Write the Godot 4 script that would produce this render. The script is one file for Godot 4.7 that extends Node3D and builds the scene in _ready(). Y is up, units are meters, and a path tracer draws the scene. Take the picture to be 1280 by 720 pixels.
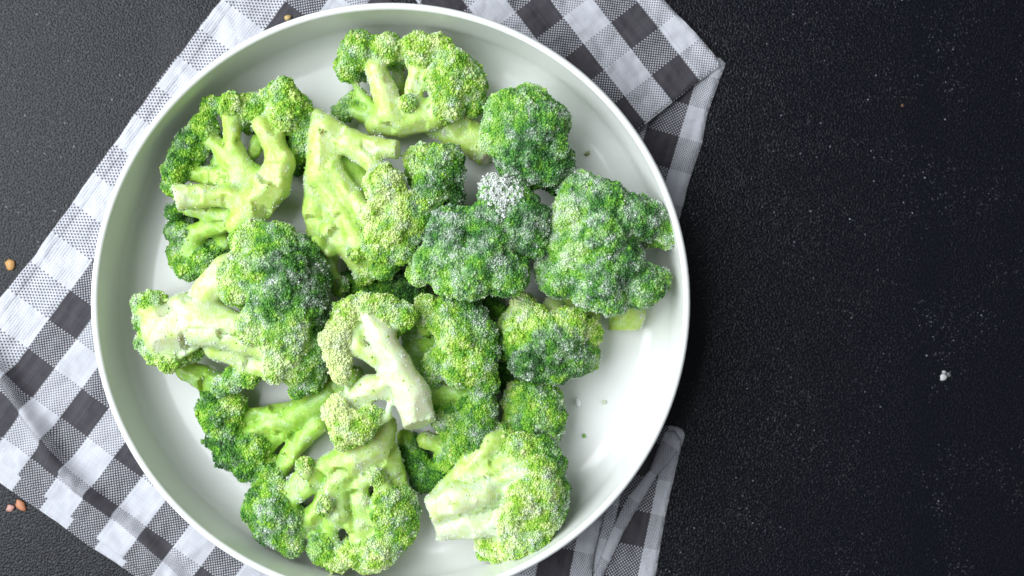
extends Node3D
# A white bowl of frozen broccoli on a checked napkin and a dark textured board, seen from straight above.

const CAM_Y := 0.559          # camera height above the board
const RIM_Y := 0.039          # height of the bowl's rim
const MM := 0.001
const CELL := 0.00095         # grid cell of the floret surfaces

var rng := RandomNumberGenerator.new()
var M := {}
var bud_mesh: ArrayMesh
var ice_mesh: ArrayMesh
var tone_noise := FastNoiseLite.new()
var frost_noise := FastNoiseLite.new()
var lump_noise := FastNoiseLite.new()

# ---------------------------------------------------------------- helpers

# a measured place: photo pixel column and row of a point that lies y metres above the board
func at(px: float, py: float, y: float) -> Vector3:
	var k := px_size(y)
	return Vector3((px - 640.0) * k, y, (py - 360.0) * k)

func px_size(y: float) -> float:
	return 0.0002953 * (CAM_Y - y) / (CAM_Y - RIM_Y)

func thing(called: String, label: String, category: String, where := Vector3.ZERO, group := "") -> Node3D:
	var o := Node3D.new()
	o.name = called
	add_child(o, true)
	o.position = where
	describe(o, label, category, group)
	return o

func describe(o: Node, label: String, category: String, group := ""):
	o.set_meta("label", label)
	o.set_meta("category", category)
	if group != "":
		o.set_meta("group", group)

func part(called: String, mesh: Mesh, m: Material, parent: Node) -> MeshInstance3D:
	var o := MeshInstance3D.new()
	o.name = called
	o.mesh = mesh
	o.material_override = m
	parent.add_child(o, true)
	return o

func arrays(v: PackedVector3Array, n: PackedVector3Array, idx: PackedInt32Array, uv := PackedVector2Array(), col := PackedColorArray()) -> ArrayMesh:
	var a := []
	a.resize(Mesh.ARRAY_MAX)
	a[Mesh.ARRAY_VERTEX] = v
	a[Mesh.ARRAY_NORMAL] = n
	a[Mesh.ARRAY_INDEX] = idx
	if uv.size():
		a[Mesh.ARRAY_TEX_UV] = uv
	if col.size():
		a[Mesh.ARRAY_COLOR] = col
	var m := ArrayMesh.new()
	m.add_surface_from_arrays(Mesh.PRIMITIVE_TRIANGLES, a)
	return m

# a rounded grain: an icosahedron, once divided, pushed in and out a little
func grain_mesh(divide: bool, rough: float, sd: int) -> ArrayMesh:
	var r := RandomNumberGenerator.new()
	r.seed = sd
	var g := (1.0 + sqrt(5.0)) / 2.0
	var v := []
	for p in [[-1, g, 0], [1, g, 0], [-1, -g, 0], [1, -g, 0], [0, -1, g], [0, 1, g], [0, -1, -g], [0, 1, -g], [g, 0, -1], [g, 0, 1], [-g, 0, -1], [-g, 0, 1]]:
		v.append(Vector3(p[0], p[1], p[2]).normalized())
	var f := []
	for t in [[0, 11, 5], [0, 5, 1], [0, 1, 7], [0, 7, 10], [0, 10, 11], [1, 5, 9], [5, 11, 4], [11, 10, 2], [10, 7, 6], [7, 1, 8]]:
		f.append(t)
	for t in [[3, 9, 4], [3, 4, 2], [3, 2, 6], [3, 6, 8], [3, 8, 9], [4, 9, 5], [2, 4, 11], [6, 2, 10], [8, 6, 7], [9, 8, 1]]:
		f.append(t)
	if divide:
		var mid := {}
		var f2 := []
		for t in f:
			var m := []
			for e in [[0, 1], [1, 2], [2, 0]]:
				var a: int = mini(t[e[0]], t[e[1]])
				var b: int = maxi(t[e[0]], t[e[1]])
				var key := a * 1000 + b
				if not mid.has(key):
					mid[key] = v.size()
					v.append(((v[a] + v[b]) / 2.0).normalized())
				m.append(mid[key])
			f2.append_array([[t[0], m[0], m[2]], [t[1], m[1], m[0]], [t[2], m[2], m[1]], [m[0], m[1], m[2]]])
		f = f2
	var w := []
	for p in v:
		w.append(p * (1.0 + r.randf_range(-rough, rough)))
	var st := SurfaceTool.new()
	st.begin(Mesh.PRIMITIVE_TRIANGLES)
	st.set_smooth_group(0 if divide else -1)
	for t in f:
		for k in [0, 2, 1]:
			st.add_vertex(w[t[k]])
	if divide:
		st.index()
	st.generate_normals()
	return st.commit()

func swarm(called: String, mesh: Mesh, m: Material, parent: Node, where: Array, tints: PackedColorArray):
	if where.is_empty():
		return
	var mm := MultiMesh.new()
	mm.transform_format = MultiMesh.TRANSFORM_3D
	mm.use_colors = true
	mm.mesh = mesh
	mm.instance_count = where.size()
	for i in where.size():
		mm.set_instance_transform(i, where[i])
		mm.set_instance_color(i, tints[i])
	var o := MultiMeshInstance3D.new()
	o.name = called
	o.multimesh = mm
	o.material_override = m
	o.set_meta("kind", "stuff")
	parent.add_child(o, true)

func ramp(stops: Array, t: float) -> Color:
	var x := clampf(t, 0.0, 1.0) * (stops.size() - 1)
	var i := mini(int(x), stops.size() - 2)
	return (stops[i] as Color).lerp(stops[i + 1], x - i)

# base colours, linear
var STEM := [Color(0.72, 0.80, 0.52), Color(0.51, 0.68, 0.14), Color(0.31, 0.56, 0.045), Color(0.17, 0.38, 0.03), Color(0.08, 0.20, 0.02)]
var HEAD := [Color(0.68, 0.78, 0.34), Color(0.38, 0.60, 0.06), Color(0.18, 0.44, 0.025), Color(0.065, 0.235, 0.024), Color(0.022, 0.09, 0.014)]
var RIME := Color(0.66, 0.78, 0.64)

# ---------------------------------------------------------------- broccoli

class Floret:
	var a := PackedVector3Array()
	var b := PackedVector3Array()
	var ra := PackedFloat32Array()
	var rb := PackedFloat32Array()
	var k := PackedFloat32Array()
	var tone := PackedFloat32Array()
	var stem := PackedFloat32Array()
	var group := PackedInt32Array()
	var names := []
	var heads := []
	var base := 0.02
	var dome := 0.006
	var frost := 0.5
	var knob := 0.22
	var clumps := []
	var ends := []
	var cuts := []
	var cool := 0.0
	var floor_y := 0.0075

	func add(p: Vector3, q: Vector3, r: float, s: float, join: float, t: float, is_stem: float, g: int):
		a.append(p); b.append(q); ra.append(r); rb.append(s); k.append(join)
		tone.append(t); stem.append(is_stem); group.append(g)

# a run of stalk through [x, y, radius] in photo pixels; dh lifts it, in mm, at its start and end
# cut: -1 a knife cut across its start, 1 across its end
func stalk(f: Floret, called: String, pts: Array, t: float, dh0 := 0.0, dh1 := 0.0, cut := 0):
	f.names.append(called)
	var g := f.names.size() - 1
	for i in pts.size() - 1:
		var n := float(pts.size() - 1)
		var y0 := f.base + lerpf(dh0, dh1, i / n) * MM
		var y1 := f.base + lerpf(dh0, dh1, (i + 1) / n) * MM
		var r0: float = pts[i][2] * px_size(y0)
		var r1: float = pts[i + 1][2] * px_size(y1)
		var p := at(pts[i][0], pts[i][1], y0)
		var q := at(pts[i + 1][0], pts[i + 1][1], y1)
		if i == pts.size() - 2:
			f.ends.append([q, r1, t])
		f.add(p, q, r0 * 1.04, r1 * 1.04, 0.0026, t, 1.0, g)
		if (cut < 0 and i == 0) or (cut > 0 and i == pts.size() - 2):
			var axis := (p - q).normalized() if cut < 0 else (q - p).normalized()
			axis = (axis + Vector3(rng.randf_range(-0.2, 0.2), rng.randf_range(0.1, 0.4), rng.randf_range(-0.2, 0.2))).normalized()
			f.cuts.append([p if cut < 0 else q, axis, maxf(r0, r1) * 1.9, 0.35, -1])
		# ribs along the stalk, as real stalks have
		var side := (q - p).cross(Vector3.UP).normalized()
		for s in 4:
			var ang := 0.45 + s * 0.72 + rng.randf_range(-0.2, 0.2)
			var off := side * cos(ang) + Vector3.UP * sin(ang)
			f.add(p + off * r0 * 0.66, q + off * r1 * 0.66, r0 * 0.36, r1 * 0.36, 0.0006, t + rng.randf_range(-0.12, 0.14), 1.0, g)
		# and a nick where the skin was knocked off
		if called != "cut_knob" and called != "stalk_flesh" and r0 > 0.002:
			var na := rng.randf_range(0.5, 2.6)
			var no := side * cos(na) + Vector3.UP * sin(na)
			var nl := rng.randf_range(0.2, 0.8)
			f.cuts.append([p.lerp(q, nl) + no * lerpf(r0, r1, nl) * rng.randf_range(0.92, 1.04), (no + (q - p).normalized() * rng.randf_range(-0.35, 0.35)).normalized(), r0 * 1.15, 0.08, g])
		for s in 1:
			var along := rng.randf()
			var ang := rng.randf_range(0.5, 2.6)
			var size := rng.randf_range(0.0008, 0.0013)
			var spot := p.lerp(q, along) + (side * cos(ang) + Vector3.UP * sin(ang)) * (lerpf(r0, r1, along) - size * 0.25)
			f.add(spot, spot, size, size, 0.0007, t - 0.12, 1.0, g)

# lobes of the crown: [x, y, radius, tone]
func crown(f: Floret, lobes: Array):
	for l in lobes:
		if l[3] < 0.09:
			l[3] = -0.2          # pale knobs and tips
		f.heads.append(l)

func finish(f: Floret, called: String, label: String, sd: int):
	rng.seed = sd
	var mid := Vector2.ZERO
	for l in f.heads:
		mid += Vector2(l[0], l[1])
	mid /= maxf(1.0, f.heads.size())
	var far := 1.0
	for l in f.heads:
		far = maxf(far, Vector2(l[0], l[1]).distance_to(mid))
	for l in f.heads:
		f.names.append("bud_cluster")
		var g := f.names.size() - 1
		var q: float = Vector2(l[0], l[1]).distance_to(mid) / far
		var y: float = f.base + f.dome * (1.0 - q * q) + rng.randf_range(-0.0012, 0.0012)
		if l.size() > 4:
			y += l[4] * MM
		var r: float = l[2] * px_size(y) * (1.06 if l[2] < 20 else 1.02)
		var c := at(l[0], l[1], y)
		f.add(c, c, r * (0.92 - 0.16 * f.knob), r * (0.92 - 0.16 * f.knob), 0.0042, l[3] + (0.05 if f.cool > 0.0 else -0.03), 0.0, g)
		var n := int(clampf(r * r * 4.2e5, 7, 22))
		for i in n:
			var u := 1.0 - 1.55 * (i + 0.5) / n
			var w := sqrt(maxf(0.0, 1.0 - u * u))
			var an := i * 2.39996 + rng.randf() * 0.7
			var d := Vector3(cos(an) * w, u, sin(an) * w)
			var s := rng.randf_range(0.17, 0.44) * minf(r, 0.0075)
			f.add(c + d * (r - s * rng.randf_range(0.75, 1.0)), c + d * (r - s), s, s, 0.0008 + 0.0020 * (1.0 - f.knob), l[3] + rng.randf_range(-0.12, 0.12), 0.0, g)
		# a side branch carries the lobe
		var from := Vector3.ZERO
		var best := 0.021
		var ft := 0.4
		for e in f.ends:
			var dd: float = (e[0] as Vector3).distance_to(c)
			if dd < best:
				best = dd
				from = e[0]
				ft = e[2]
		if from != Vector3.ZERO and best > 0.002:
			f.names.append("side_branch")
			var bend := from.lerp(c, 0.5) + Vector3(rng.randf_range(-1, 1), rng.randf_range(-0.5, 1), rng.randf_range(-1, 1)) * 0.0012
			f.add(from, bend, r * 0.36, r * 0.27, 0.0014, ft + 0.05, 1.0, f.names.size() - 1)
			f.add(bend, c, r * 0.27, r * 0.42, 0.0014, ft + 0.1, 1.0, f.names.size() - 1)
		# the body of the lobe goes on down to what carries it
		if r > 0.0036 and y - r > f.floor_y + 0.002:
			var low := c.lerp(at(mid.x, mid.y, y), 0.25)
			low.y = maxf(f.floor_y + r * 0.7, y - r * 1.5)
			f.add(c, low, r * 0.7, r * 0.75, 0.0015, l[3] + 0.1, 0.0, g)
	mesh_floret(f, called, label)

func mesh_floret(f: Floret, called: String, label: String):
	var lo := Vector3(9, 9, 9)
	var hi := -lo
	for i in f.a.size():
		var r := maxf(f.ra[i], f.rb[i])
		lo = lo.min(f.a[i].min(f.b[i]) - Vector3.ONE * r)
		hi = hi.max(f.a[i].max(f.b[i]) + Vector3.ONE * r)
	lo -= Vector3.ONE * CELL * 3.0
	hi += Vector3.ONE * CELL * 3.0
	var nx := int((hi.x - lo.x) / CELL) + 2
	var ny := int((hi.y - lo.y) / CELL) + 2
	var nz := int((hi.z - lo.z) / CELL) + 2
	var D := PackedFloat32Array()
	D.resize(nx * ny * nz)
	D.fill(1.0)
	var T := PackedFloat32Array()
	T.resize(D.size())
	var S := PackedFloat32Array()
	S.resize(D.size())
	var G := PackedByteArray()
	G.resize(D.size())
	for i in f.a.size():
		var pa := f.a[i]
		var ba := f.b[i] - pa
		var r0 := f.ra[i]
		var dr := f.rb[i] - r0
		var kk := f.k[i]
		var tn := f.tone[i]
		var sm := f.stem[i]
		var g := f.group[i]
		var bb := maxf(ba.length_squared(), 1e-12)
		var reach := maxf(r0, r0 + dr) + kk + CELL * 1.8
		var p0 := ((pa.min(f.b[i]) - lo) - Vector3.ONE * reach) / CELL
		var p1 := ((pa.max(f.b[i]) - lo) + Vector3.ONE * reach) / CELL
		var x0 := maxi(0, int(p0.x)); var x1 := mini(nx - 1, int(p1.x) + 1)
		var y0 := maxi(0, int(p0.y)); var y1 := mini(ny - 1, int(p1.y) + 1)
		var z0 := maxi(0, int(p0.z)); var z1 := mini(nz - 1, int(p1.z) + 1)
		var ball := dr == 0.0 and bb < 1e-7
		for z in range(z0, z1 + 1):
			for y in range(y0, y1 + 1):
				var at0 := (z * ny + y) * nx
				var q := Vector3(lo.x + x0 * CELL, lo.y + y * CELL, lo.z + z * CELL) - pa
				for x in range(x0, x1 + 1):
					var d: float
					if ball:
						d = q.length() - r0
					else:
						var h := clampf(q.dot(ba) / bb, 0.0, 1.0)
						d = (q - ba * h).length() - r0 - dr * h
					q.x += CELL
					var c := at0 + x
					var old := D[c]
					if d > old + kk:
						continue
					if d < old - kk:
						D[c] = d; T[c] = tn; S[c] = sm; G[c] = g
						continue
					var w := 0.5 + 0.5 * (old - d) / kk
					D[c] = old + (d - old) * w - kk * w * (1.0 - w)
					T[c] += (tn - T[c]) * w
					S[c] += (sm - S[c]) * w
					if w > 0.5:
						G[c] = g
	# knife cuts and nicks: flat faces, paler than the skin
	for cu in f.cuts:
		var cp: Vector3 = cu[0]
		var cn: Vector3 = cu[1]
		var cr: float = cu[2]
		var q0 := ((cp - lo) - Vector3.ONE * cr) / CELL
		var q1 := ((cp - lo) + Vector3.ONE * cr) / CELL
		for z in range(maxi(0, int(q0.z)), mini(nz - 1, int(q1.z) + 1) + 1):
			for y in range(maxi(0, int(q0.y)), mini(ny - 1, int(q1.y) + 1) + 1):
				for x in range(maxi(0, int(q0.x)), mini(nx - 1, int(q1.x) + 1) + 1):
					var c := (z * ny + y) * nx + x
					if S[c] < 0.5 or D[c] > CELL * 2.0 or (cu[4] >= 0 and G[c] != cu[4]):
						continue
					var v := lo + Vector3(x, y, z) * CELL - cp
					if v.length_squared() > cr * cr:
						continue
					var d := v.dot(cn)
					if d > D[c]:
						if D[c] < -CELL * 0.6:
							T[c] -= cu[3]
						D[c] = d
	# surface nets: one vertex in each cell that the surface crosses
	var vid := PackedInt32Array()
	vid.resize(D.size())
	vid.fill(-1)
	var V := PackedVector3Array()
	var N := PackedVector3Array()
	var C := PackedColorArray()
	var VG := PackedInt32Array()
	var VS := PackedFloat32Array()
	var VT := PackedFloat32Array()
	var sy := nx
	var sz := nx * ny
	var cells := PackedInt32Array()
	for z in nz - 1:
		for y in ny - 1:
			var c0 := (z * ny + y) * nx
			var prev := -1
			for x in nx - 1:
				var c := c0 + x
				var a0 := D[c]
				if a0 > 0.004 or a0 < -0.004:
					continue
				var a1 := D[c + 1]; var a2 := D[c + sy]; var a3 := D[c + sy + 1]
				var a4 := D[c + sz]; var a5 := D[c + sz + 1]; var a6 := D[c + sz + sy]; var a7 := D[c + sz + sy + 1]
				var inside := int(a0 < 0) + int(a1 < 0) + int(a2 < 0) + int(a3 < 0) + int(a4 < 0) + int(a5 < 0) + int(a6 < 0) + int(a7 < 0)
				if inside == 0 or inside == 8:
					continue
				var gr := Vector3(a1 + a3 + a5 + a7 - a0 - a2 - a4 - a6, a2 + a3 + a6 + a7 - a0 - a1 - a4 - a5, a4 + a5 + a6 + a7 - a0 - a1 - a2 - a3)
				var mean := (a0 + a1 + a2 + a3 + a4 + a5 + a6 + a7) / 8.0
				var n := gr.normalized()
				var gl := maxf(gr.length() / (4.0 * CELL), 0.2)
				var off := n * (-mean / gl)
				off = off.clamp(Vector3.ONE * -0.5 * CELL, Vector3.ONE * 0.5 * CELL)
				var p := lo + Vector3(x + 0.5, y + 0.5, z + 0.5) * CELL + off
				p.y = maxf(p.y, f.floor_y - 0.0004)
				var bump := lump_noise.get_noise_3dv(p) * 0.00022 + tone_noise.get_noise_3dv(p * 1.3) * (0.0003 if S[c] > 0.5 else 0.0010)
				vid[c] = V.size()
				V.append(p + n * bump)
				N.append(n)
				VG.append(G[c])
				VS.append(S[c])
				VT.append(T[c])
				cells.append(c)
	# quads across every crossed edge
	var per := []
	for g in f.names.size():
		per.append(PackedInt32Array())
	for i in cells.size():
		var c := cells[i]
		var d0 := D[c]
		for ax in 3:
			var s1 := 1 if ax == 0 else sy if ax == 1 else sz
			if (d0 < 0.0) == (D[c + s1] < 0.0):
				continue
			var s2 := sy if ax == 0 else sz if ax == 1 else 1
			var s3 := sz if ax == 0 else 1 if ax == 1 else sy
			if c < s2 + s3:
				continue
			var va := vid[c]; var vb := vid[c - s2]; var vc := vid[c - s2 - s3]; var vd := vid[c - s3]
			if va < 0 or vb < 0 or vc < 0 or vd < 0:
				continue
			var out: PackedInt32Array = per[VG[va]]
			if d0 < 0.0:
				out.append(va); out.append(vc); out.append(vb); out.append(va); out.append(vd); out.append(vc)
			else:
				out.append(va); out.append(vb); out.append(vc); out.append(va); out.append(vc); out.append(vd)
			per[VG[va]] = out
	var FR := PackedFloat32Array()
	for i in V.size():
		var p := V[i]
		var t := VT[i] + tone_noise.get_noise_3dv(p) * (0.12 if VS[i] > 0.5 else 0.3) + frost_noise.get_noise_3dv(p * 4.0) * 0.12
		var near := 0.0
		for cl in f.clumps:
			near = maxf(near, 0.85 - p.distance_to(cl[0]) / cl[1] + frost_noise.get_noise_3dv(p * 4.5) * 0.9)
		var fr := clampf(f.frost * 1.25 - 0.22 + frost_noise.get_noise_3dv(p) * 0.85 + frost_noise.get_noise_3dv(p * 3.1) * 0.4 + near * 3.0, 0.0, 1.6)
		FR.append(fr)
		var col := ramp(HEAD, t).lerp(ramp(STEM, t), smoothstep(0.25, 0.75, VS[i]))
		if f.cool > 0.0 and VS[i] < 0.5:
			col = col.lerp(col * Color(0.75, 0.92, 1.9), f.cool)
		C.append(col.lerp(RIME, clampf(fr - 0.25, 0.0, 0.8) * (0.34 if VS[i] > 0.5 else 0.4)))
	# the thing and its parts
	var mid := (lo + hi) / 2.0
	mid.y = lo.y
	var root := thing(called, label, "broccoli floret", mid, "frozen broccoli florets in the bowl")
	var remap := PackedInt32Array()
	remap.resize(V.size())
	var nodes := []
	for g in f.names.size():
		nodes.append(null)
		var idx: PackedInt32Array = per[g]
		if idx.size() < 12:
			continue
		remap.fill(-1)
		var v := PackedVector3Array(); var n := PackedVector3Array(); var col := PackedColorArray(); var ii := PackedInt32Array()
		for w in idx:
			if remap[w] < 0:
				remap[w] = v.size()
				v.append(V[w] - mid); n.append(N[w]); col.append(C[w])
			ii.append(remap[w])
		nodes[g] = part(f.names[g], arrays(v, n, ii, PackedVector2Array(), col), M.stem if f.names[g] != "bud_cluster" else M.head, root)
	# buds and frost
	var buds := []
	var tints := []
	for g in f.names.size():
		buds.append([])
		tints.append(PackedColorArray())
	var ice := []
	var ice_tint := PackedColorArray()
	for i in V.size():
		var n := N[i]
		if n.y < -0.45:
			continue
		var p := V[i]
		var fr := FR[i]
		var g := VG[i]
		if VS[i] < 0.45 and nodes[g] != null:
			for rep in 3:
				var t := VT[i] + tone_noise.get_noise_3dv(p) * 0.4 + rng.randf_range(-0.17, 0.17)
				var col := ramp(HEAD, t)
				if f.cool > 0.0:
					col = col.lerp(col * Color(0.75, 0.92, 1.9), f.cool)
				col = col.lerp(RIME, clampf(fr * rng.randf_range(0.30, 0.68) - 0.10, 0.0, 0.92))
				var s := 0.00021 + 0.00026 * rng.randf() * rng.randf()
				if rng.randf() < 0.05:
					s *= 1.8
				var j := Vector3(rng.randf_range(-1, 1), rng.randf_range(-1, 1), rng.randf_range(-1, 1)) * 0.00055
				j -= n * n.dot(j)
				var bs := Basis.from_euler(Vector3(rng.randf() * 6.0, rng.randf() * 6.0, 0)) * Basis.from_scale(Vector3(s, s * rng.randf_range(0.85, 1.3), s))
				buds[g].append(Transform3D(bs, p + n * s * rng.randf_range(-0.2, 0.6) + j - mid))
				tints[g].append(col)
		elif VS[i] > 0.6 and nodes[g] != null and rng.randf() < 0.002 + 0.03 * maxf(0.0, tone_noise.get_noise_3dv(p * 2.0)):
			# flecks of broken buds stuck to the stalks
			var fs := rng.randf_range(0.00022, 0.00055)
			buds[g].append(Transform3D(Basis.from_euler(Vector3(rng.randf() * 6.0, rng.randf() * 6.0, 0)) * Basis.from_scale(Vector3(fs, fs * 0.6, fs)), p + n * fs * 0.2 - mid))
			tints[g].append(ramp(HEAD, rng.randf_range(0.1, 0.5)))
		var want := fr * fr * fr * (1.15 if VS[i] < 0.45 else 0.95)
		var near := maxf(0.0, fr - 1.0)
		for rep in (9 if near > 0.45 else 5):
			if rng.randf() > want:
				break
			want -= 0.5 if near < 0.45 else 0.12
			var s := rng.randf_range(0.00009, 0.00024)
			if rng.randf() < 0.08 or near > 0.45:
				s *= 1.6
			var j := Vector3(rng.randf_range(-1, 1), rng.randf_range(-1, 1), rng.randf_range(-1, 1)) * 0.0006
			var lift := 0.0005 if VS[i] < 0.45 else 0.0
			var bs := Basis.from_euler(Vector3(rng.randf() * 6.0, rng.randf() * 6.0, rng.randf() * 6.0)) * Basis.from_scale(Vector3(s, s * rng.randf_range(0.5, 1.0), s))
			ice.append(Transform3D(bs, p + n * (lift * rng.randf() + s * 0.3 + near * rng.randf() * 0.0022) + j - n * j.dot(n) - mid))
			var w := rng.randf_range(0.66, 0.9)
			ice_tint.append(Color(w * 0.96, w, w * 0.95))
	for g in f.names.size():
		if buds[g].size():
			swarm("buds", bud_mesh, M.bud, nodes[g], buds[g], tints[g])
	swarm("frost", ice_mesh, M.ice, root, ice, ice_tint)

func floret(base_mm: float, dome_mm: float, frost: float, sd: int) -> Floret:
	var f := Floret.new()
	f.base = base_mm * 0.92 * MM
	f.dome = dome_mm * MM
	f.frost = frost
	rng.seed = sd
	return f

# ---------------------------------------------------------------- napkin

# a layer of the napkin: its outline in photo pixels, clipped from a fine grid, with rounded edges
func sheet(called: String, parent: Node, outline: PackedVector2Array, base: float, thick: float, lift: Callable, weave: Callable):
	var k := px_size(base + thick)
	var poly := PackedVector2Array()
	for p in outline:
		poly.append((p - Vector2(640, 360)) * k)
	var lo := poly[0]
	var hi := poly[0]
	for p in poly:
		lo = lo.min(p)
		hi = hi.max(p)
	var step := 0.0011
	var n := poly.size()
	var height := func(p: Vector2) -> float:
		var d := 1.0
		for i in n:
			d = minf(d, p.distance_squared_to(Geometry2D.get_closest_point_to_segment(p, poly[i], poly[(i + 1) % n])))
		d = minf(sqrt(d) / 0.0013, 1.0)
		return base + thick * sqrt(1.0 - (1.0 - d) * (1.0 - d)) * (0.75 + 0.25 * d) + float(lift.call(p / k + Vector2(640, 360))) * MM
	var V := PackedVector3Array(); var N := PackedVector3Array(); var U := PackedVector2Array(); var I := PackedInt32Array()
	var ids := {}
	var put := func(p: Vector2) -> int:
		var key := Vector2i((p * 1e6).round())
		if not ids.has(key):
			ids[key] = V.size()
			var h: float = height.call(p)
			var e := 0.00025
			var hx: float = height.call(p + Vector2(e, 0))
			var hy: float = height.call(p + Vector2(0, e))
			V.append(Vector3(p.x, h, p.y))
			N.append(Vector3(h - hx, e, h - hy).normalized())
			U.append(weave.call(p / k + Vector2(640, 360)))
		return ids[key]
	var gx := int((hi.x - lo.x) / step) + 1
	var gy := int((hi.y - lo.y) / step) + 1
	for j in gy:
		for i in gx:
			var a := lo + Vector2(i, j) * step
			var cell := PackedVector2Array([a, a + Vector2(step, 0), a + Vector2(step, step), a + Vector2(0, step)])
			var ins := 0
			for c in cell:
				ins += int(Geometry2D.is_point_in_polygon(c, poly))
			var pieces := []
			if ins == 4:
				pieces = [cell]
			elif ins > 0:
				pieces = Geometry2D.intersect_polygons(cell, poly)
			for pc in pieces:
				var q: PackedVector2Array = pc
				var tri := Geometry2D.triangulate_polygon(q)
				for t in range(0, tri.size(), 3):
					var x := q[tri[t]]; var y := q[tri[t + 1]]; var z := q[tri[t + 2]]
					var ar := (y - x).cross(z - x)
					if absf(ar) < 1e-11:
						continue
					var w := [put.call(x), put.call(y), put.call(z)]
					if ar < 0:
						w = [w[0], w[2], w[1]]
					for s in w:
						I.append(s)
	# the cut side down to the layer below
	for i in n:
		var a := poly[i]
		var b := poly[(i + 1) % n]
		var cuts := maxi(1, int(a.distance_to(b) / step))
		for c in cuts:
			var p := a.lerp(b, float(c) / cuts)
			var q := a.lerp(b, float(c + 1) / cuts)
			var hp: float = height.call(p)
			var hq: float = height.call(q)
			var o := Vector2(b.y - a.y, a.x - b.x).normalized()
			if Geometry2D.is_point_in_polygon((a + b) / 2.0 + o * 0.0002, poly):
				o = -o
			var m := V.size()
			for e in [[p, hp], [q, hq], [q, hq - 0.0012], [p, hp - 0.0012]]:
				V.append(Vector3(e[0].x, e[1], e[0].y))
				N.append(Vector3(o.x, 0, o.y))
				U.append(weave.call(e[0] / k + Vector2(640, 360)))
			I.append_array([m, m + 1, m + 2, m, m + 2, m + 3])
	return part(called, arrays(V, N, I, U), M.cloth, parent)

func wave(p: Vector2, s: float) -> float:
	return lump_noise.get_noise_2d(p.x * 0.000045 * s + 3.0, p.y * 0.000045 * s)

# ---------------------------------------------------------------- materials

func noise(sd: int, freq: float, octaves := 3, kind := FastNoiseLite.TYPE_SIMPLEX) -> FastNoiseLite:
	var f := FastNoiseLite.new()
	f.seed = sd
	f.noise_type = kind
	f.frequency = freq
	f.fractal_octaves = octaves
	return f

func mat(rough: float, col := Color.WHITE, tinted := false) -> StandardMaterial3D:
	var m := StandardMaterial3D.new()
	m.albedo_color = col
	m.roughness = rough
	m.vertex_color_use_as_albedo = tinted
	return m

func lin(r: float, g: float, b: float) -> Color:
	return Color(r, g, b).linear_to_srgb()

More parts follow.
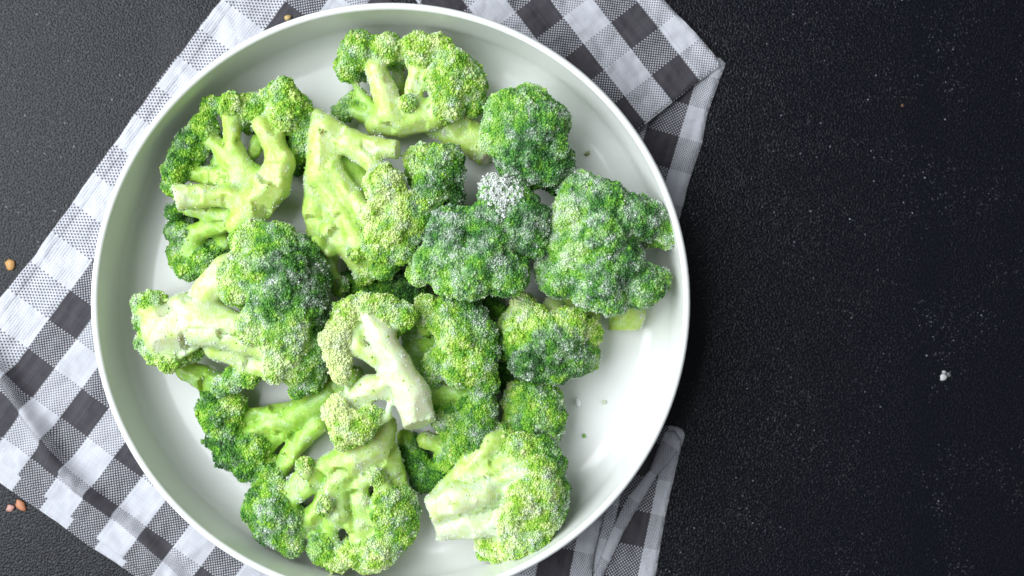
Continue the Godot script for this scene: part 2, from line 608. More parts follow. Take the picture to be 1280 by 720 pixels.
func make_materials():
	# board: dark, coarse, with pale dust in its pores
	var W := 2048
	var grain := noise(11, 0.12, 2).get_seamless_image(2048, 2048)
	var im := Image.create(W, W, false, Image.FORMAT_RGB8)
	im.fill(lin(0.0040, 0.0047, 0.0075))
	var cloud := noise(5, 0.004, 3)
	var r := RandomNumberGenerator.new()
	r.seed = 77
	for i in 42000:
		var x := r.randi_range(2, W - 4)
		var y := r.randi_range(2, W - 4)
		var dens := cloud.get_noise_2d(x, y) * 1.0 + 0.16
		if r.randf() > dens:
			continue
		var b := r.randf_range(0.014, 0.06)
		if r.randf() < 0.05:
			b = r.randf_range(0.09, 0.28)
		var c := lin(b, b * 1.02, b * 1.12)
		im.fill_rect(Rect2i(x, y, r.randi_range(1, 4), r.randi_range(2, 4)), c)
	var board := mat(0.62)
	board.roughness_texture = ImageTexture.create_from_image(grain)
	board.roughness_texture_channel = BaseMaterial3D.TEXTURE_CHANNEL_RED
	board.albedo_texture = ImageTexture.create_from_image(im)
	board.uv1_scale = Vector3(1, 1, 1)
	board.heightmap_enabled = true
	board.heightmap_texture = ImageTexture.create_from_image(grain)
	board.heightmap_scale = 0.017
	board.metallic_specular = 0.34
	M.board = board
	# napkin: plain weave of pale and charcoal threads, four checks to a tile
	var T := 20
	var P := 8
	var side := 4 * T * P
	var wv := Image.create(side, side, false, Image.FORMAT_RGB8)
	var wh := Image.create(side, side, false, Image.FORMAT_R8)
	var thread_u := []
	var thread_v := []
	for i in 4 * T:
		for l in [thread_u, thread_v]:
			var dark: bool = (i / T) % 2 == 1
			var j := r.randf_range(-0.06, 0.04)
			l.append(Color(0.072 + j * 0.2, 0.068 + j * 0.2, 0.077 + j * 0.2) if dark else Color(0.57 + j, 0.58 + j, 0.63 + j))
	for y in side:
		for x in side:
			var i := x / P
			var j := y / P
			var fx := absf((x % P + 0.5) / P * 2.0 - 1.0)
			var fy := absf((y % P + 0.5) / P * 2.0 - 1.0)
			var over_v := (i + j) % 2 == 0          # the stronger thread, coloured by v, lies on top
			var top := 1.0
			if not over_v and fx * fx / 0.85 + fy * fy / 0.6 > 1.0:
				over_v = true
				top = 0.45
			var c: Color = thread_v[j] if over_v else thread_u[i]
			wv.set_pixel(x, y, c.linear_to_srgb())
			var h := sqrt(maxf(0.0, 1.0 - fx * fx * 0.6 - fy * fy * 0.6)) * top
			wh.set_pixel(x, y, Color(h, h, h))
	var cloth := mat(0.9)
	cloth.albedo_texture = ImageTexture.create_from_image(wv)
	cloth.heightmap_enabled = true
	cloth.heightmap_texture = ImageTexture.create_from_image(wh)
	cloth.heightmap_scale = 0.025
	cloth.metallic_specular = 0.25
	M.cloth = cloth
	# glazed porcelain
	var glaze := mat(0.22, lin(0.80, 0.81, 0.795))
	glaze.metallic_specular = 0.5
	M.glaze = glaze
	# flesh of the stalks: relief and fine ice grains set in the skin
	var skin := noise(21, 0.03, 4).get_seamless_image(512, 512)
	var dust := Image.create(512, 512, false, Image.FORMAT_RGBA8)
	dust.fill(Color(1, 1, 1, 0))
	var drift := noise(31, 0.012, 3)
	for i in 15000:
		var x := r.randi_range(1, 508)
		var y := r.randi_range(1, 508)
		if r.randf() > 0.45 + drift.get_noise_2d(x, y) * 0.9:
			continue
		var g := r.randf_range(0.85, 0.97)
		dust.fill_rect(Rect2i(x, y, r.randi_range(1, 4), r.randi_range(1, 4)), Color(g, g, g * 0.97, r.randf_range(0.06, 0.42)))
	var stem := mat(0.34, Color.WHITE, true)
	stem.uv1_triplanar = true
	stem.uv1_scale = Vector3.ONE * 45.0
	stem.heightmap_enabled = true
	stem.heightmap_texture = ImageTexture.create_from_image(skin)
	stem.heightmap_scale = 0.012
	stem.detail_enabled = true
	stem.detail_albedo = ImageTexture.create_from_image(dust)
	stem.detail_blend_mode = BaseMaterial3D.BLEND_MODE_MIX
	stem.subsurf_scatter_enabled = true
	stem.subsurf_scatter_strength = 0.3
	M.stem = stem
	var head := mat(0.6, Color.WHITE, true)
	head.uv1_triplanar = true
	head.uv1_scale = Vector3.ONE * 70.0
	head.heightmap_enabled = true
	head.heightmap_texture = stem.heightmap_texture
	head.heightmap_scale = 0.08
	M.head = head
	M.bud = mat(0.5, Color.WHITE, true)
	M.ice = mat(0.35, Color.WHITE, true)

# ---------------------------------------------------------------- the scene

func _ready():
	# camera, room light, window light, exposure
	var cam := Camera3D.new()
	cam.name = "camera"
	add_child(cam)
	cam.position = Vector3(0, CAM_Y, 0)
	cam.rotation_degrees = Vector3(-90, 0, 0)
	cam.fov = rad_to_deg(2.0 * atan(0.1063 / (CAM_Y - RIM_Y)))
	cam.near = 0.01
	cam.far = 20.0
	var lens := CameraAttributesPhysical.new()
	lens.frustum_focal_length = 12.0 / tan(deg_to_rad(cam.fov) / 2.0)
	lens.frustum_focus_distance = CAM_Y - 0.034
	lens.exposure_aperture = 9.0
	lens.frustum_near = 0.01
	lens.frustum_far = 20.0
	cam.attributes = lens
	cam.current = true
	var env := Environment.new()
	env.background_mode = Environment.BG_COLOR
	env.background_color = lin(0.145, 0.152, 0.162)
	env.tonemap_mode = Environment.TONE_MAPPER_LINEAR
	env.tonemap_exposure = 1.0
	env.sdfgi_enabled = true
	env.ssao_enabled = true
	env.ssil_enabled = true
	var we := WorldEnvironment.new()
	we.name = "room_air"
	we.environment = env
	add_child(we)
	var window := AreaLight3D.new()
	window.name = "window_light"
	window.area_size = Vector2(1.25, 1.15)
	window.light_energy = 3.2
	window.light_color = Color(0.965, 0.985, 1.0)
	window.shadow_enabled = true
	window.area_range = 5.0
	add_child(window)
	window.look_at_from_position(Vector3(-0.72, 0.92, -0.15), Vector3(0.0, 0.0, 0.0))

	rng.seed = 1
	tone_noise = noise(3, 170.0, 2)
	frost_noise = noise(8, 110.0, 2)
	lump_noise = noise(9, 420.0, 2)
	make_materials()
	bud_mesh = grain_mesh(true, 0.08, 4)
	ice_mesh = grain_mesh(false, 0.35, 6)

	build_board()
	build_napkin()
	build_bowl()
	build_florets()
	build_crumbs()

func build_board():
	var st := SurfaceTool.new()
	st.begin(Mesh.PRIMITIVE_TRIANGLES)
	var q := [Vector3(-0.7, 0, -0.5), Vector3(0.7, 0, -0.5), Vector3(0.7, 0, 0.5), Vector3(-0.7, 0, 0.5)]
	for i in [0, 1, 2, 0, 2, 3]:
		st.set_normal(Vector3.UP)
		st.set_uv(Vector2(q[i].x / 0.30, q[i].z / 0.30))
		st.add_vertex(q[i])
	for e in 4:
		var a: Vector3 = q[e]
		var b: Vector3 = q[(e + 1) % 4]
		var d := Vector3(0, -0.02, 0)
		for v in [a, a + d, b, b, a + d, b + d]:
			st.set_normal((a + b).normalized())
			st.set_uv(Vector2((v.x + v.y) / 0.30, (v.z + v.y) / 0.30))
			st.add_vertex(v)
	var o := part("table_board", st.commit(), M.board, self)
	describe(o, "black coarse-grained board under the napkin and the bowl", "board")
	o.set_meta("kind", "structure")

func build_napkin():
	var nap := thing("napkin", "crumpled grey and white checked cloth napkin folded under the bowl", "napkin", Vector3.ZERO)
	var ridge := PackedVector2Array([Vector2(-60, 385), Vector2(-15, 440), Vector2(13, 477), Vector2(33, 513), Vector2(58, 550), Vector2(78, 582), Vector2(100, 607), Vector2(128, 628), Vector2(165, 655), Vector2(215, 705), Vector2(260, 760)])
	var near_ridge := func(p: Vector2) -> Vector2:      # (distance, which side)
		var best := 1e9
		var side := 1.0
		for i in ridge.size() - 1:
			var c := Geometry2D.get_closest_point_to_segment(p, ridge[i], ridge[i + 1])
			var d := p.distance_to(c)
			if d < best:
				best = d
				side = signf((ridge[i + 1] - ridge[i]).cross(p - ridge[i]))
		return Vector2(best, side)
	var main_lift := func(p: Vector2) -> float:
		var d: Vector2 = near_ridge.call(p)
		var fold := exp(-pow(d.x / (11.0 if d.y < 0 else 8.0), 2.0)) * 6.5 * clampf((230.0 - p.x) / 130.0, 0.0, 1.0)
		var hem := (p - Vector2(275.6, 0)).dot(Vector2(0.803, 0.596))
		return fold + wave(p, 0.7) * 1.0 + wave(p, 2.2) * 0.35 + 0.45 * (1.0 - smoothstep(13.0, 17.0, hem))
	var main_weave := func(p: Vector2) -> Vector2:
		var q := p - Vector2(275.6, 0)
		var s := q.dot(Vector2(-0.596, 0.803))
		var t := q.dot(Vector2(0.803, 0.596))
		var u := (s - 403.2) / 45.0 + 1.0
		var v := t / 66.0 if t < 66.0 else (t - 66.0) / 42.0 + 1.0
		var d: Vector2 = near_ridge.call(p)
		u += 0.6 * smoothstep(-12.0, 10.0, d.x * d.y)
		return Vector2(u, v) / 4.0
	var hem_weave := func(p: Vector2) -> Vector2:
		var w: Vector2 = main_weave.call(p + Vector2(-3, -6))
		return w
	sheet("lower_layer", nap, PackedVector2Array([Vector2(-60, 500), Vector2(60, 560), Vector2(180, 650), Vector2(300, 765), Vector2(232, 768), Vector2(144, 704), Vector2(107, 681), Vector2(73, 655), Vector2(33, 628), Vector2(0, 605), Vector2(-60, 562)]),
		0.0003, 0.0011, func(p): return wave(p, 2.0) * 0.15, hem_weave)
	sheet("upper_layer", nap, PackedVector2Array([Vector2(300, -33), Vector2(275.6, 0), Vector2(246, 36), Vector2(217, 74), Vector2(183, 120), Vector2(138, 184.5), Vector2(100, 238), Vector2(69, 282), Vector2(40, 322), Vector2(0, 371), Vector2(-60, 446),
		Vector2(-60, 538), Vector2(4, 582), Vector2(42, 613), Vector2(74, 638), Vector2(109, 665.5), Vector2(142, 691), Vector2(190, 728), Vector2(240, 768), Vector2(470, 768), Vector2(560, 560), Vector2(560, 110), Vector2(470, -33)]),
		0.0010, 0.0014, main_lift, main_weave)
	# upper right: the turned-over corner and the layer under it
	var corner_weave := func(p: Vector2) -> Vector2:
		var q := p - Vector2(814.4, 94.4)
		return Vector2(q.dot(Vector2(0.61, 0.79)) / 41.5 + 1.0, q.dot(Vector2(0.79, -0.61)) / 43.0 + 1.0) / 4.0
	var corner_lift := func(p: Vector2) -> float:
		var along := (p - Vector2(760, 90)).dot(Vector2(0.61, 0.79))
		var across := (p - Vector2(770, 110)).dot(Vector2(0.79, -0.61))
		return 0.9 * exp(-pow((across - 2.0) / 14.0, 2.0)) + wave(p, 0.9) * 1.0 + wave(p, 2.4) * 0.3 + 0.008 * clampf(along, 0.0, 120.0)
	sheet("turned_corner", nap, PackedVector2Array([Vector2(490, -45), Vector2(780, -60), Vector2(835, 4), Vector2(869, 40), Vector2(885, 58), Vector2(897, 74), Vector2(900, 82), Vector2(894, 87), Vector2(873, 102), Vector2(851, 120), Vector2(835.6, 132), Vector2(804, 158), Vector2(770, 190), Vector2(640, 110), Vector2(560, 60)]),
		0.0032, 0.0013, corner_lift, corner_weave)
	var under_weave := func(p: Vector2) -> Vector2:
		var q := p - Vector2(908, 79)
		var v := -q.dot(Vector2(0.958, 0.287))
		return Vector2((q.dot(Vector2(-0.287, 0.958)) - 22.0) / 41.5 + 1.0, v / 30.0 if v < 30 else (v - 30.0) / 42.0 + 1.0) / 4.0
	sheet("corner_underlayer", nap, PackedVector2Array([Vector2(908, 79), Vector2(901, 97), Vector2(895.5, 112), Vector2(884, 145), Vector2(878, 180), Vector2(868, 208), Vector2(860, 233), Vector2(850, 275), Vector2(838, 330), Vector2(790, 300), Vector2(760, 200), Vector2(800, 120), Vector2(880, 72), Vector2(900, 72)]),
		0.0004, 0.0014, func(p): return wave(p, 2.0) * 0.5 + 0.8 * exp(-pow((p.x - 872 + (p.y - 160) * 0.3) / 9.0, 2.0)), under_weave)
	# lower right: three folds fanning out from under the bowl
	var flap_weave := func(p: Vector2) -> Vector2:
		var q := p - Vector2(857, 543)
		var v := -q.dot(Vector2(0.979, 0.205))
		return Vector2((q.dot(Vector2(-0.205, 0.979)) - 62.0) / 43.5 + 2.0, v / 22.0 if v < 22 else (v - 22.0) / 42.0 + 1.0) / 4.0
	sheet("outer_flap", nap, PackedVector2Array([Vector2(833, 532), Vector2(845, 533), Vector2(854, 537), Vector2(857, 543), Vector2(850, 567), Vector2(841, 605), Vector2(833, 640), Vector2(826, 682), Vector2(820, 720), Vector2(812, 768), Vector2(690, 768), Vector2(690, 650), Vector2(780, 560)]),
		0.0004, 0.0012, func(p): return wave(p, 2.0) * 0.5 + 0.5 * exp(-pow((p.x - 838 + (p.y - 600) * 0.22) / 8.0, 2.0)), flap_weave)
	var strip_weave := func(p: Vector2) -> Vector2:
		var q := p - Vector2(833, 543)
		var v := q.dot(Vector2(0.86, 0.51))
		return Vector2((q.dot(Vector2(-0.51, 0.86)) - 50.0) / 41.0 + 2.0, clampf(v / 24.0, 0.03, 0.97)) / 4.0
	sheet("narrow_fold", nap, PackedVector2Array([Vector2(831, 540), Vector2(843, 539), Vector2(852, 550), Vector2(850, 563), Vector2(820, 597), Vector2(797, 636), Vector2(777, 671), Vector2(757, 714), Vector2(738, 768), Vector2(718, 768), Vector2(747, 708), Vector2(763, 667), Vector2(783, 624), Vector2(812, 588)]),
		0.0016, 0.0014, func(p): return wave(p, 2.0) * 0.5 + 0.6, strip_weave)
	var inner_weave := func(p: Vector2) -> Vector2:
		var q := p - Vector2(757, 637)
		var v := -q.dot(Vector2(0.981, 0.195))
		return Vector2((q.dot(Vector2(-0.195, 0.981)) - 58.0) / 42.0 + 1.0, v / 28.0 if v < 28 else (v - 28.0) / 42.0 + 1.0) / 4.0
	sheet("inner_fold", nap, PackedVector2Array([Vector2(760, 622), Vector2(757, 637), Vector2(751, 660), Vector2(743, 693), Vector2(740, 720), Vector2(732, 768), Vector2(440, 768), Vector2(560, 690), Vector2(700, 620)]),
		0.0030, 0.0013, func(p): return wave(p, 2.0) * 0.5, inner_weave)

func lathe(profile: Array, seg := 160) -> ArrayMesh:
	# profile: [radius, height] in mm, walked so that the outside lies to its left
	var c := Curve2D.new()
	for p in profile:
		c.add_point(Vector2(p[0], p[1]) * MM)
	var pts := PackedVector2Array()
	for p in profile:
		pts.append(Vector2(p[0], p[1]) * MM)
	var V := PackedVector3Array(); var N := PackedVector3Array(); var I := PackedInt32Array()
	for i in pts.size():
		var d := (pts[mini(i + 1, pts.size() - 1)] - pts[maxi(i - 1, 0)]).normalized()
		var n := Vector2(-d.y, d.x)
		for s in seg + 1:
			var a := TAU * s / seg
			V.append(Vector3(cos(a) * pts[i].x, pts[i].y, sin(a) * pts[i].x))
			N.append(Vector3(cos(a) * n.x, n.y, sin(a) * n.x))
	for i in pts.size() - 1:
		for s in seg:
			var a := i * (seg + 1) + s
			var b := a + seg + 1
			I.append_array([a, b, a + 1, a + 1, b, b + 1])
	return arrays(V, N, I)

func arc(cx: float, cy: float, r: float, a0: float, a1: float, n: int) -> Array:
	var out := []
	for i in n + 1:
		var a := deg_to_rad(lerpf(a0, a1, float(i) / n))
		out.append([cx + cos(a) * r, cy + sin(a) * r])
	return out

func build_bowl():
	var c := at(488, 378, RIM_Y)
	var bowl := thing("serving_bowl", "white glazed round bowl with upright sides full of frozen broccoli", "bowl", Vector3(c.x, 0, c.z))
	bowl.scale = Vector3(1.008, 1.0, 1.008)
	# walked from the centre of the floor outwards, up the inside
	var inside := [[0.0, 7.0], [40.0, 7.0], [70.0, 7.0], [80.0, 7.0], [90.0, 7.0]]
	inside.append_array(arc(94.4, 18.0, 11.0, -90, -2.4, 28))
	inside.append_array([[105.8, 23.0], [106.5, 30.0], [107.3, 37.2]])
	part("body_inside", lathe(inside), M.glaze, bowl)
	var lip := [[107.3, 37.2]]
	lip.append_array(arc(108.65, 37.6, 1.35, 180, 0, 14))
	lip.append([110.0, 37.2])
	part("rim", lathe(lip), M.glaze, bowl)
	var outside := [[110.0, 37.2], [109.4, 26.0], [108.6, 19.0]]
	outside.append_array(arc(97.0, 16.0, 11.2, -2, -88, 12))
	outside.append_array([[72.0, 4.8]])
	part("body_outside", lathe(outside), M.glaze, bowl)
	part("foot_ring", lathe([[72.0, 4.85], [71.5, 3.9], [70.0, 3.7], [66.0, 3.7], [65.0, 4.6], [0.0, 4.7]]), M.glaze, bowl)

func build_florets():
	var f: Floret
	# --- underneath, little of them showing
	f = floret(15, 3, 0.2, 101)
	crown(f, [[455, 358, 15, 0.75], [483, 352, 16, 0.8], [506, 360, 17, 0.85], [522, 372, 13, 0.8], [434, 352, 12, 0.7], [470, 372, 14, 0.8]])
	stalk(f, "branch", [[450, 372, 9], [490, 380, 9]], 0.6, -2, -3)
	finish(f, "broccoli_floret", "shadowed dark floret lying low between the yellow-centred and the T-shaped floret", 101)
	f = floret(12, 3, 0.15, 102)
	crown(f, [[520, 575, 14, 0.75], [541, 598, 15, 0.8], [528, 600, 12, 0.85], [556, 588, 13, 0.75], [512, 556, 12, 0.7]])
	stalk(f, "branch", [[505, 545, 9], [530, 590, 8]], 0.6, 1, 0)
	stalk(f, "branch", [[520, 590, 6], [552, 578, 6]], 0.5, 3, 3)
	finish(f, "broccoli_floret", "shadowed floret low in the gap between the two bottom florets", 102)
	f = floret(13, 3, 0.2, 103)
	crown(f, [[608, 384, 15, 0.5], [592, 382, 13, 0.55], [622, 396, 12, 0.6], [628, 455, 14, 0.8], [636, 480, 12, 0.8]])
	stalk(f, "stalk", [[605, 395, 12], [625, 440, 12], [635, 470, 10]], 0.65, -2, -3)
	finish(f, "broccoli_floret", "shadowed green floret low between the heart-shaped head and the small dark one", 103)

	# --- upper left: sliced, its branches fanning to the left
	f = floret(28, 2, 0.42, 1)
	stalk(f, "stalk", [[296, 281, 14], [319, 256, 21], [340, 231, 21], [351, 203, 16], [340, 173, 13], [326, 156, 11]], 0.34, 4, 7)
	stalk(f, "branch", [[221, 247, 14], [250, 245, 13], [288, 246, 12], [318, 252, 10]], 0.28, 6, 5)
	stalk(f, "cut_tip", [[219, 248, 14.5], [226, 246, 14]], 0.08, 6.6, 6.6, -1)
	stalk(f, "branch", [[304, 222, 14], [282, 195, 10], [264, 172, 9]], 0.4, 1, 1)
	stalk(f, "branch", [[308, 215, 13], [292, 185, 10], [287, 138, 10]], 0.36, 2, 3)
	stalk(f, "branch", [[290, 222, 12], [262, 220, 10], [226, 216, 9]], 0.42, 0, -2)
	stalk(f, "branch", [[318, 222, 17], [300, 232, 16], [282, 226, 12]], 0.32, 0, 0)
	stalk(f, "branch", [[296, 272, 11], [262, 266, 9], [236, 262, 8]], 0.42, 0, -3)
	stalk(f, "stalk_flesh", [[300, 210, 20], [302, 236, 26], [304, 258, 20]], 0.36, -7, -6)
	stalk(f, "stalk_flesh", [[280, 200, 14], [268, 232, 12]], 0.45, -6, -6)
	stalk(f, "branch", [[282, 278, 12], [244, 292, 10], [231, 322, 8]], 0.5, -2, -8)
	stalk(f, "branch", [[268, 284, 8], [282, 303, 8]], 0.5, -6, -8)
	stalk(f, "branch", [[318, 190, 8], [322, 176, 8]], 0.42, -3, -4)
	crown(f, [[264, 132, 11, 0.5], [289, 128, 12, 0.3, 2], [255, 157, 14, 0.42], [236, 174, 13, 0.72], [225, 195, 13, 0.62], [217, 215, 13, 0.58], [214, 234, 8, 0.6, -3], [247, 190, 10, 0.5, -4], [300, 150, 9, 0.4, -3]])
	crown(f, [[319, 134, 16, 0.4], [354, 114, 15, 0.32, 4], [368, 138, 20, 0.42, 3], [380, 168, 15, 0.5, 1], [376, 186, 15, 0.55, -3], [356, 146, 15, 0.3, 5], [372, 205, 12, 0.75, -12], [340, 122, 11, 0.4]])
	crown(f, [[222, 292, 14, 0.66, -8], [225, 322, 14, 0.55, -9], [236, 338, 12, 0.5, -9], [254, 326, 14, 0.5, -8], [216, 264, 9, 0.75, -7], [246, 306, 9, 0.6, -10], [272, 312, 10, 0.65, -11]])
	finish(f, "broccoli_floret", "sliced floret with a pale cut stub poking left, by the upper left bowl side", 1)

	# --- top: tree shaped
	f = floret(21, 2, 0.5, 2)
	stalk(f, "stalk", [[470, 156, 14], [502, 153, 17], [540, 146, 17]], 0.30, 2, 3)
	stalk(f, "branch", [[488, 140, 17], [480, 112, 14], [470, 88, 13]], 0.22, 5, 6)
	stalk(f, "branch", [[513, 138, 11], [518, 110, 10], [522, 88, 11]], 0.2, 4, 5)
	stalk(f, "stalk_flesh", [[486, 150, 20], [520, 142, 20]], 0.3, -2, -1)
	stalk(f, "branch", [[522, 146, 12], [552, 124, 11]], 0.3, 4, 4)
	stalk(f, "branch", [[474, 150, 10], [455, 142, 9], [434, 137, 8]], 0.5, 0, -3)
	stalk(f, "branch", [[476, 142, 8], [452, 120, 7]], 0.45, 0, -2)
	stalk(f, "branch", [[500, 130, 8], [498, 90, 8]], 0.6, -6, -6)
	crown(f, [[449, 60, 19, 0.36, 3], [434, 86, 14, 0.45], [484, 60, 17, 0.3, 4], [524, 62, 20, 0.16, 4], [547, 60, 16, 0.24, 2], [565, 84, 22, 0.36, 5], [585, 106, 22, 0.42, 3], [562, 112, 18, 0.38, 6], [560, 134, 17, 0.3, 5], [593, 130, 14, 0.5, 1], [543, 100, 11, 0.35, 4]])
	crown(f, [[427, 140, 9, 0.5, -4], [440, 128, 9, 0.5, -4], [510, 128, 7, 0.3, 8], [462, 72, 10, 0.45], [438, 68, 10, 0.5, 0], [506, 66, 10, 0.5, -2], [580, 86, 14, 0.5, -1]])
	finish(f, "broccoli_floret", "tree-shaped floret with two pale trunks, topmost in the bowl", 2)

	# --- round head right of it, with a thick pale stalk
	f = floret(26, 9, 0.5, 4)
	f.cool = 0.4
	f.knob = 0.05
	stalk(f, "stalk", [[548, 156, 18], [572, 164, 21], [594, 176, 20], [613, 197, 15]], 0.33, -9, -8, 1)
	crown(f, [[644, 146, 36, 0.4], [676, 156, 34, 0.62], [682, 200, 34, 0.76], [656, 184, 38, 0.8], [630, 168, 28, 0.3], [694, 222, 17, 0.8], [652, 214, 22, 0.6], [664, 128, 20, 0.4], [660, 166, 34, 0.8]])
	finish(f, "broccoli_floret", "rounded dark green head dusted with frost, next to the tree-shaped floret", 4)

	# --- centre: large, cut flat on its left, yellow in the middle
	f = floret(30, 4, 0.5, 3)
	stalk(f, "stalk", [[396, 145, 9], [407, 172, 21], [404, 215, 21]], 0.26, 2, 1)
	stalk(f, "branch", [[408, 158, 15], [436, 178, 14], [464, 202, 12]], 0.24, 4, 7)
	stalk(f, "branch", [[440, 172, 9], [470, 184, 11], [498, 187, 11.5]], 0.24, 8, 8, 1)
	stalk(f, "branch", [[414, 210, 14], [440, 245, 11], [462, 276, 11]], 0.34, 3, 6)
	stalk(f, "branch", [[402, 222, 14], [425, 262, 12], [448, 302, 11]], 0.34, 2, 3)
	stalk(f, "branch", [[396, 226, 15], [394, 262, 14], [400, 300, 14], [413, 342, 10]], 0.36, 0, -6)
	stalk(f, "branch", [[412, 288, 11], [428, 306, 10], [442, 326, 10]], 0.32, 2, -1)
	stalk(f, "stalk_flesh", [[412, 180, 20], [424, 220, 25], [428, 260, 27], [424, 300, 22]], 0.36, -5, -6)
	stalk(f, "stalk_flesh", [[440, 200, 16], [455, 240, 18], [455, 280, 16]], 0.45, -5, -4)
	stalk(f, "cut_knob", [[396, 303, 9], [397, 305, 9]], 0.4, 5, 5)
	stalk(f, "cut_knob", [[411, 313, 7], [412, 315, 7]], 0.4, 3, 3)
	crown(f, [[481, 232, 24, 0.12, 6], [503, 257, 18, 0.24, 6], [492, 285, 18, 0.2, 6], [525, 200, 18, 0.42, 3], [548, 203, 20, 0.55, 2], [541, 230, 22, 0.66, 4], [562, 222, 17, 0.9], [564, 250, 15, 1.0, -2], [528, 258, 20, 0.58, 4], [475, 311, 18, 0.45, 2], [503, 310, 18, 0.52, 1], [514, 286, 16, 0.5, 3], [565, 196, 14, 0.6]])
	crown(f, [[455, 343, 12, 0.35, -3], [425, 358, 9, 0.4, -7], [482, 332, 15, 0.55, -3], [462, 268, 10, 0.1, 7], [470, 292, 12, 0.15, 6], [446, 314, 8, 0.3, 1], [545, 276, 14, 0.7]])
	finish(f, "broccoli_floret", "large floret sliced flat on its left, yellowish in its middle, in the bowl centre", 3)

	# --- heart-shaped head with a lump of snow
	f = floret(34, 6, 0.55, 5)
	f.cool = 0.4
	f.knob = 0.08
	stalk(f, "stalk", [[600, 310, 18], [612, 330, 18]], 0.6, -16, -10)
	f.clumps = [[at(621, 238, 0.0405), 0.0065], [at(632, 250, 0.0405), 0.0065], [at(641, 245, 0.0405), 0.004]]
	crown(f, [[564, 289, 31, 0.8], [538, 328, 21, 0.45], [522, 343, 12, 0.12, -2], [585, 345, 30, 0.55], [606, 322, 26, 0.7], [633, 342, 27, 0.62], [616, 286, 28, 0.7], [655, 277, 33, 0.78], [621, 243, 20, 0.6, 2], [643, 251, 22, 0.68, 2], [668, 304, 17, 0.7], [600, 278, 19, 0.72], [566, 320, 22, 0.5], [560, 350, 16, 0.3]])
	finish(f, "broccoli_floret", "heart-shaped dark head carrying a white lump of snow", 5)

	# --- right: the big frosted head against the side of the bowl
	f = floret(32, 7, 0.58, 6)
	f.cool = 0.4
	f.knob = 0.12
	stalk(f, "stalk", [[770, 360, 20], [784, 392, 20], [779, 413, 18]], 0.36, -14, -18, 1)
	crown(f, [[728, 245, 30, 0.6], [712, 271, 22, 0.22, 3], [756, 258, 30, 0.7], [792, 274, 30, 0.74], [814, 274, 20, 0.7], [833, 296, 12, 0.36], [826, 282, 14, 0.5], [752, 293, 30, 0.6, 2], [721, 311, 26, 0.3], [686, 338, 16, 0.5], [699, 352, 19, 0.55], [752, 345, 34, 0.7, 1], [782, 329, 24, 0.82], [765, 374, 18, 0.6], [804, 358, 24, 0.6], [823, 349, 12, 0.5], [735, 366, 18, 0.5], [700, 300, 18, 0.5]])
	finish(f, "broccoli_floret", "largest frost-covered head, leaning on the right side of the bowl", 6)

	# --- small dark head below it
	f = floret(24, 6, 0.5, 7)
	f.knob = 0.2
	stalk(f, "stalk", [[645, 388, 9], [636, 402, 10], [626, 414, 10]], 0.36, 0, -2)
	stalk(f, "stalk", [[690, 382, 12], [700, 396, 13]], 0.26, -4, -2)
	stalk(f, "branch", [[706, 376, 12], [740, 395, 10]], 0.45, -7, -7)
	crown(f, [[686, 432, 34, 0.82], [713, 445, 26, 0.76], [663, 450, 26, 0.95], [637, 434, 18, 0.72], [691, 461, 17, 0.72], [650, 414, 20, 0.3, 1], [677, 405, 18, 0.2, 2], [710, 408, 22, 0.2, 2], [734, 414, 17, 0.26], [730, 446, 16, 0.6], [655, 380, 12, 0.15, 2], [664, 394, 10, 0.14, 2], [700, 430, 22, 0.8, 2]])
	finish(f, "broccoli_floret", "small floret with a dark crown and pale collar, under the largest head", 7)

	# --- lower left, lying low, green branches spread out
	f = floret(17, 2, 0.3, 9)
	stalk(f, "stalk", [[440, 474, 17], [412, 491, 19], [370, 520, 16]], 0.56, 2, 2)
	stalk(f, "branch", [[372, 519, 12], [342, 530, 11], [308, 543, 10]], 0.46, 2, 1)
	stalk(f, "branch", [[382, 510, 11], [345, 515, 9], [306, 521, 9]], 0.5, 1, 0)
	stalk(f, "branch", [[398, 530, 13], [374, 552, 11], [360, 572, 10], [350, 592, 9]], 0.5, 3, 0)
	stalk(f, "stalk_flesh", [[402, 508, 17], [370, 524, 14]], 0.5, -2, -2)
	stalk(f, "branch", [[354, 541, 8], [330, 562, 8]], 0.5, 2, 1)
	crown(f, [[270, 520, 18, 0.58, 2], [265, 495, 12, 0.78], [293, 504, 13, 0.34, 3], [276, 548, 16, 0.82], [296, 562, 18, 0.75], [318, 561, 18, 0.48, 2], [307, 586, 14, 0.72], [335, 588, 14, 0.46], [329, 604, 10, 0.5], [257, 515, 10, 0.8], [282, 571, 12, 0.88], [295, 519, 8, 0.5], [285, 535, 13, 0.5, 2], [345, 600, 10, 0.5]])
	finish(f, "broccoli_floret", "flat green floret with spread branches lying at the lower left of the pile", 9)

	# --- left: thick frosted stalk to the left, dark crown to the right
	f = floret(31, 9, 0.55, 8)
	f.cool = 0.1
	f.knob = 0.25
	stalk(f, "stalk", [[188, 390, 18], [214, 412, 33], [250, 396, 28], [285, 408, 22]], 0.10, -1, 6)
	stalk(f, "cut_scar", [[246, 414, 18], [266, 416, 16]], 0.12, 7, 8)
	stalk(f, "cut_scar", [[226, 384, 16], [238, 388, 15]], 0.16, 6, 7)
	stalk(f, "branch", [[250, 380, 20], [264, 358, 17], [280, 334, 15]], 0.16, 5, 8)
	stalk(f, "branch", [[280, 420, 16], [305, 428, 13], [338, 442, 10]], 0.2, 7, 8)
	stalk(f, "branch", [[268, 436, 13], [300, 446, 12], [338, 462, 11]], 0.24, 3, 4)
	stalk(f, "branch", [[232, 462, 13], [256, 473, 14], [278, 478, 12]], 0.62, -8, -10)
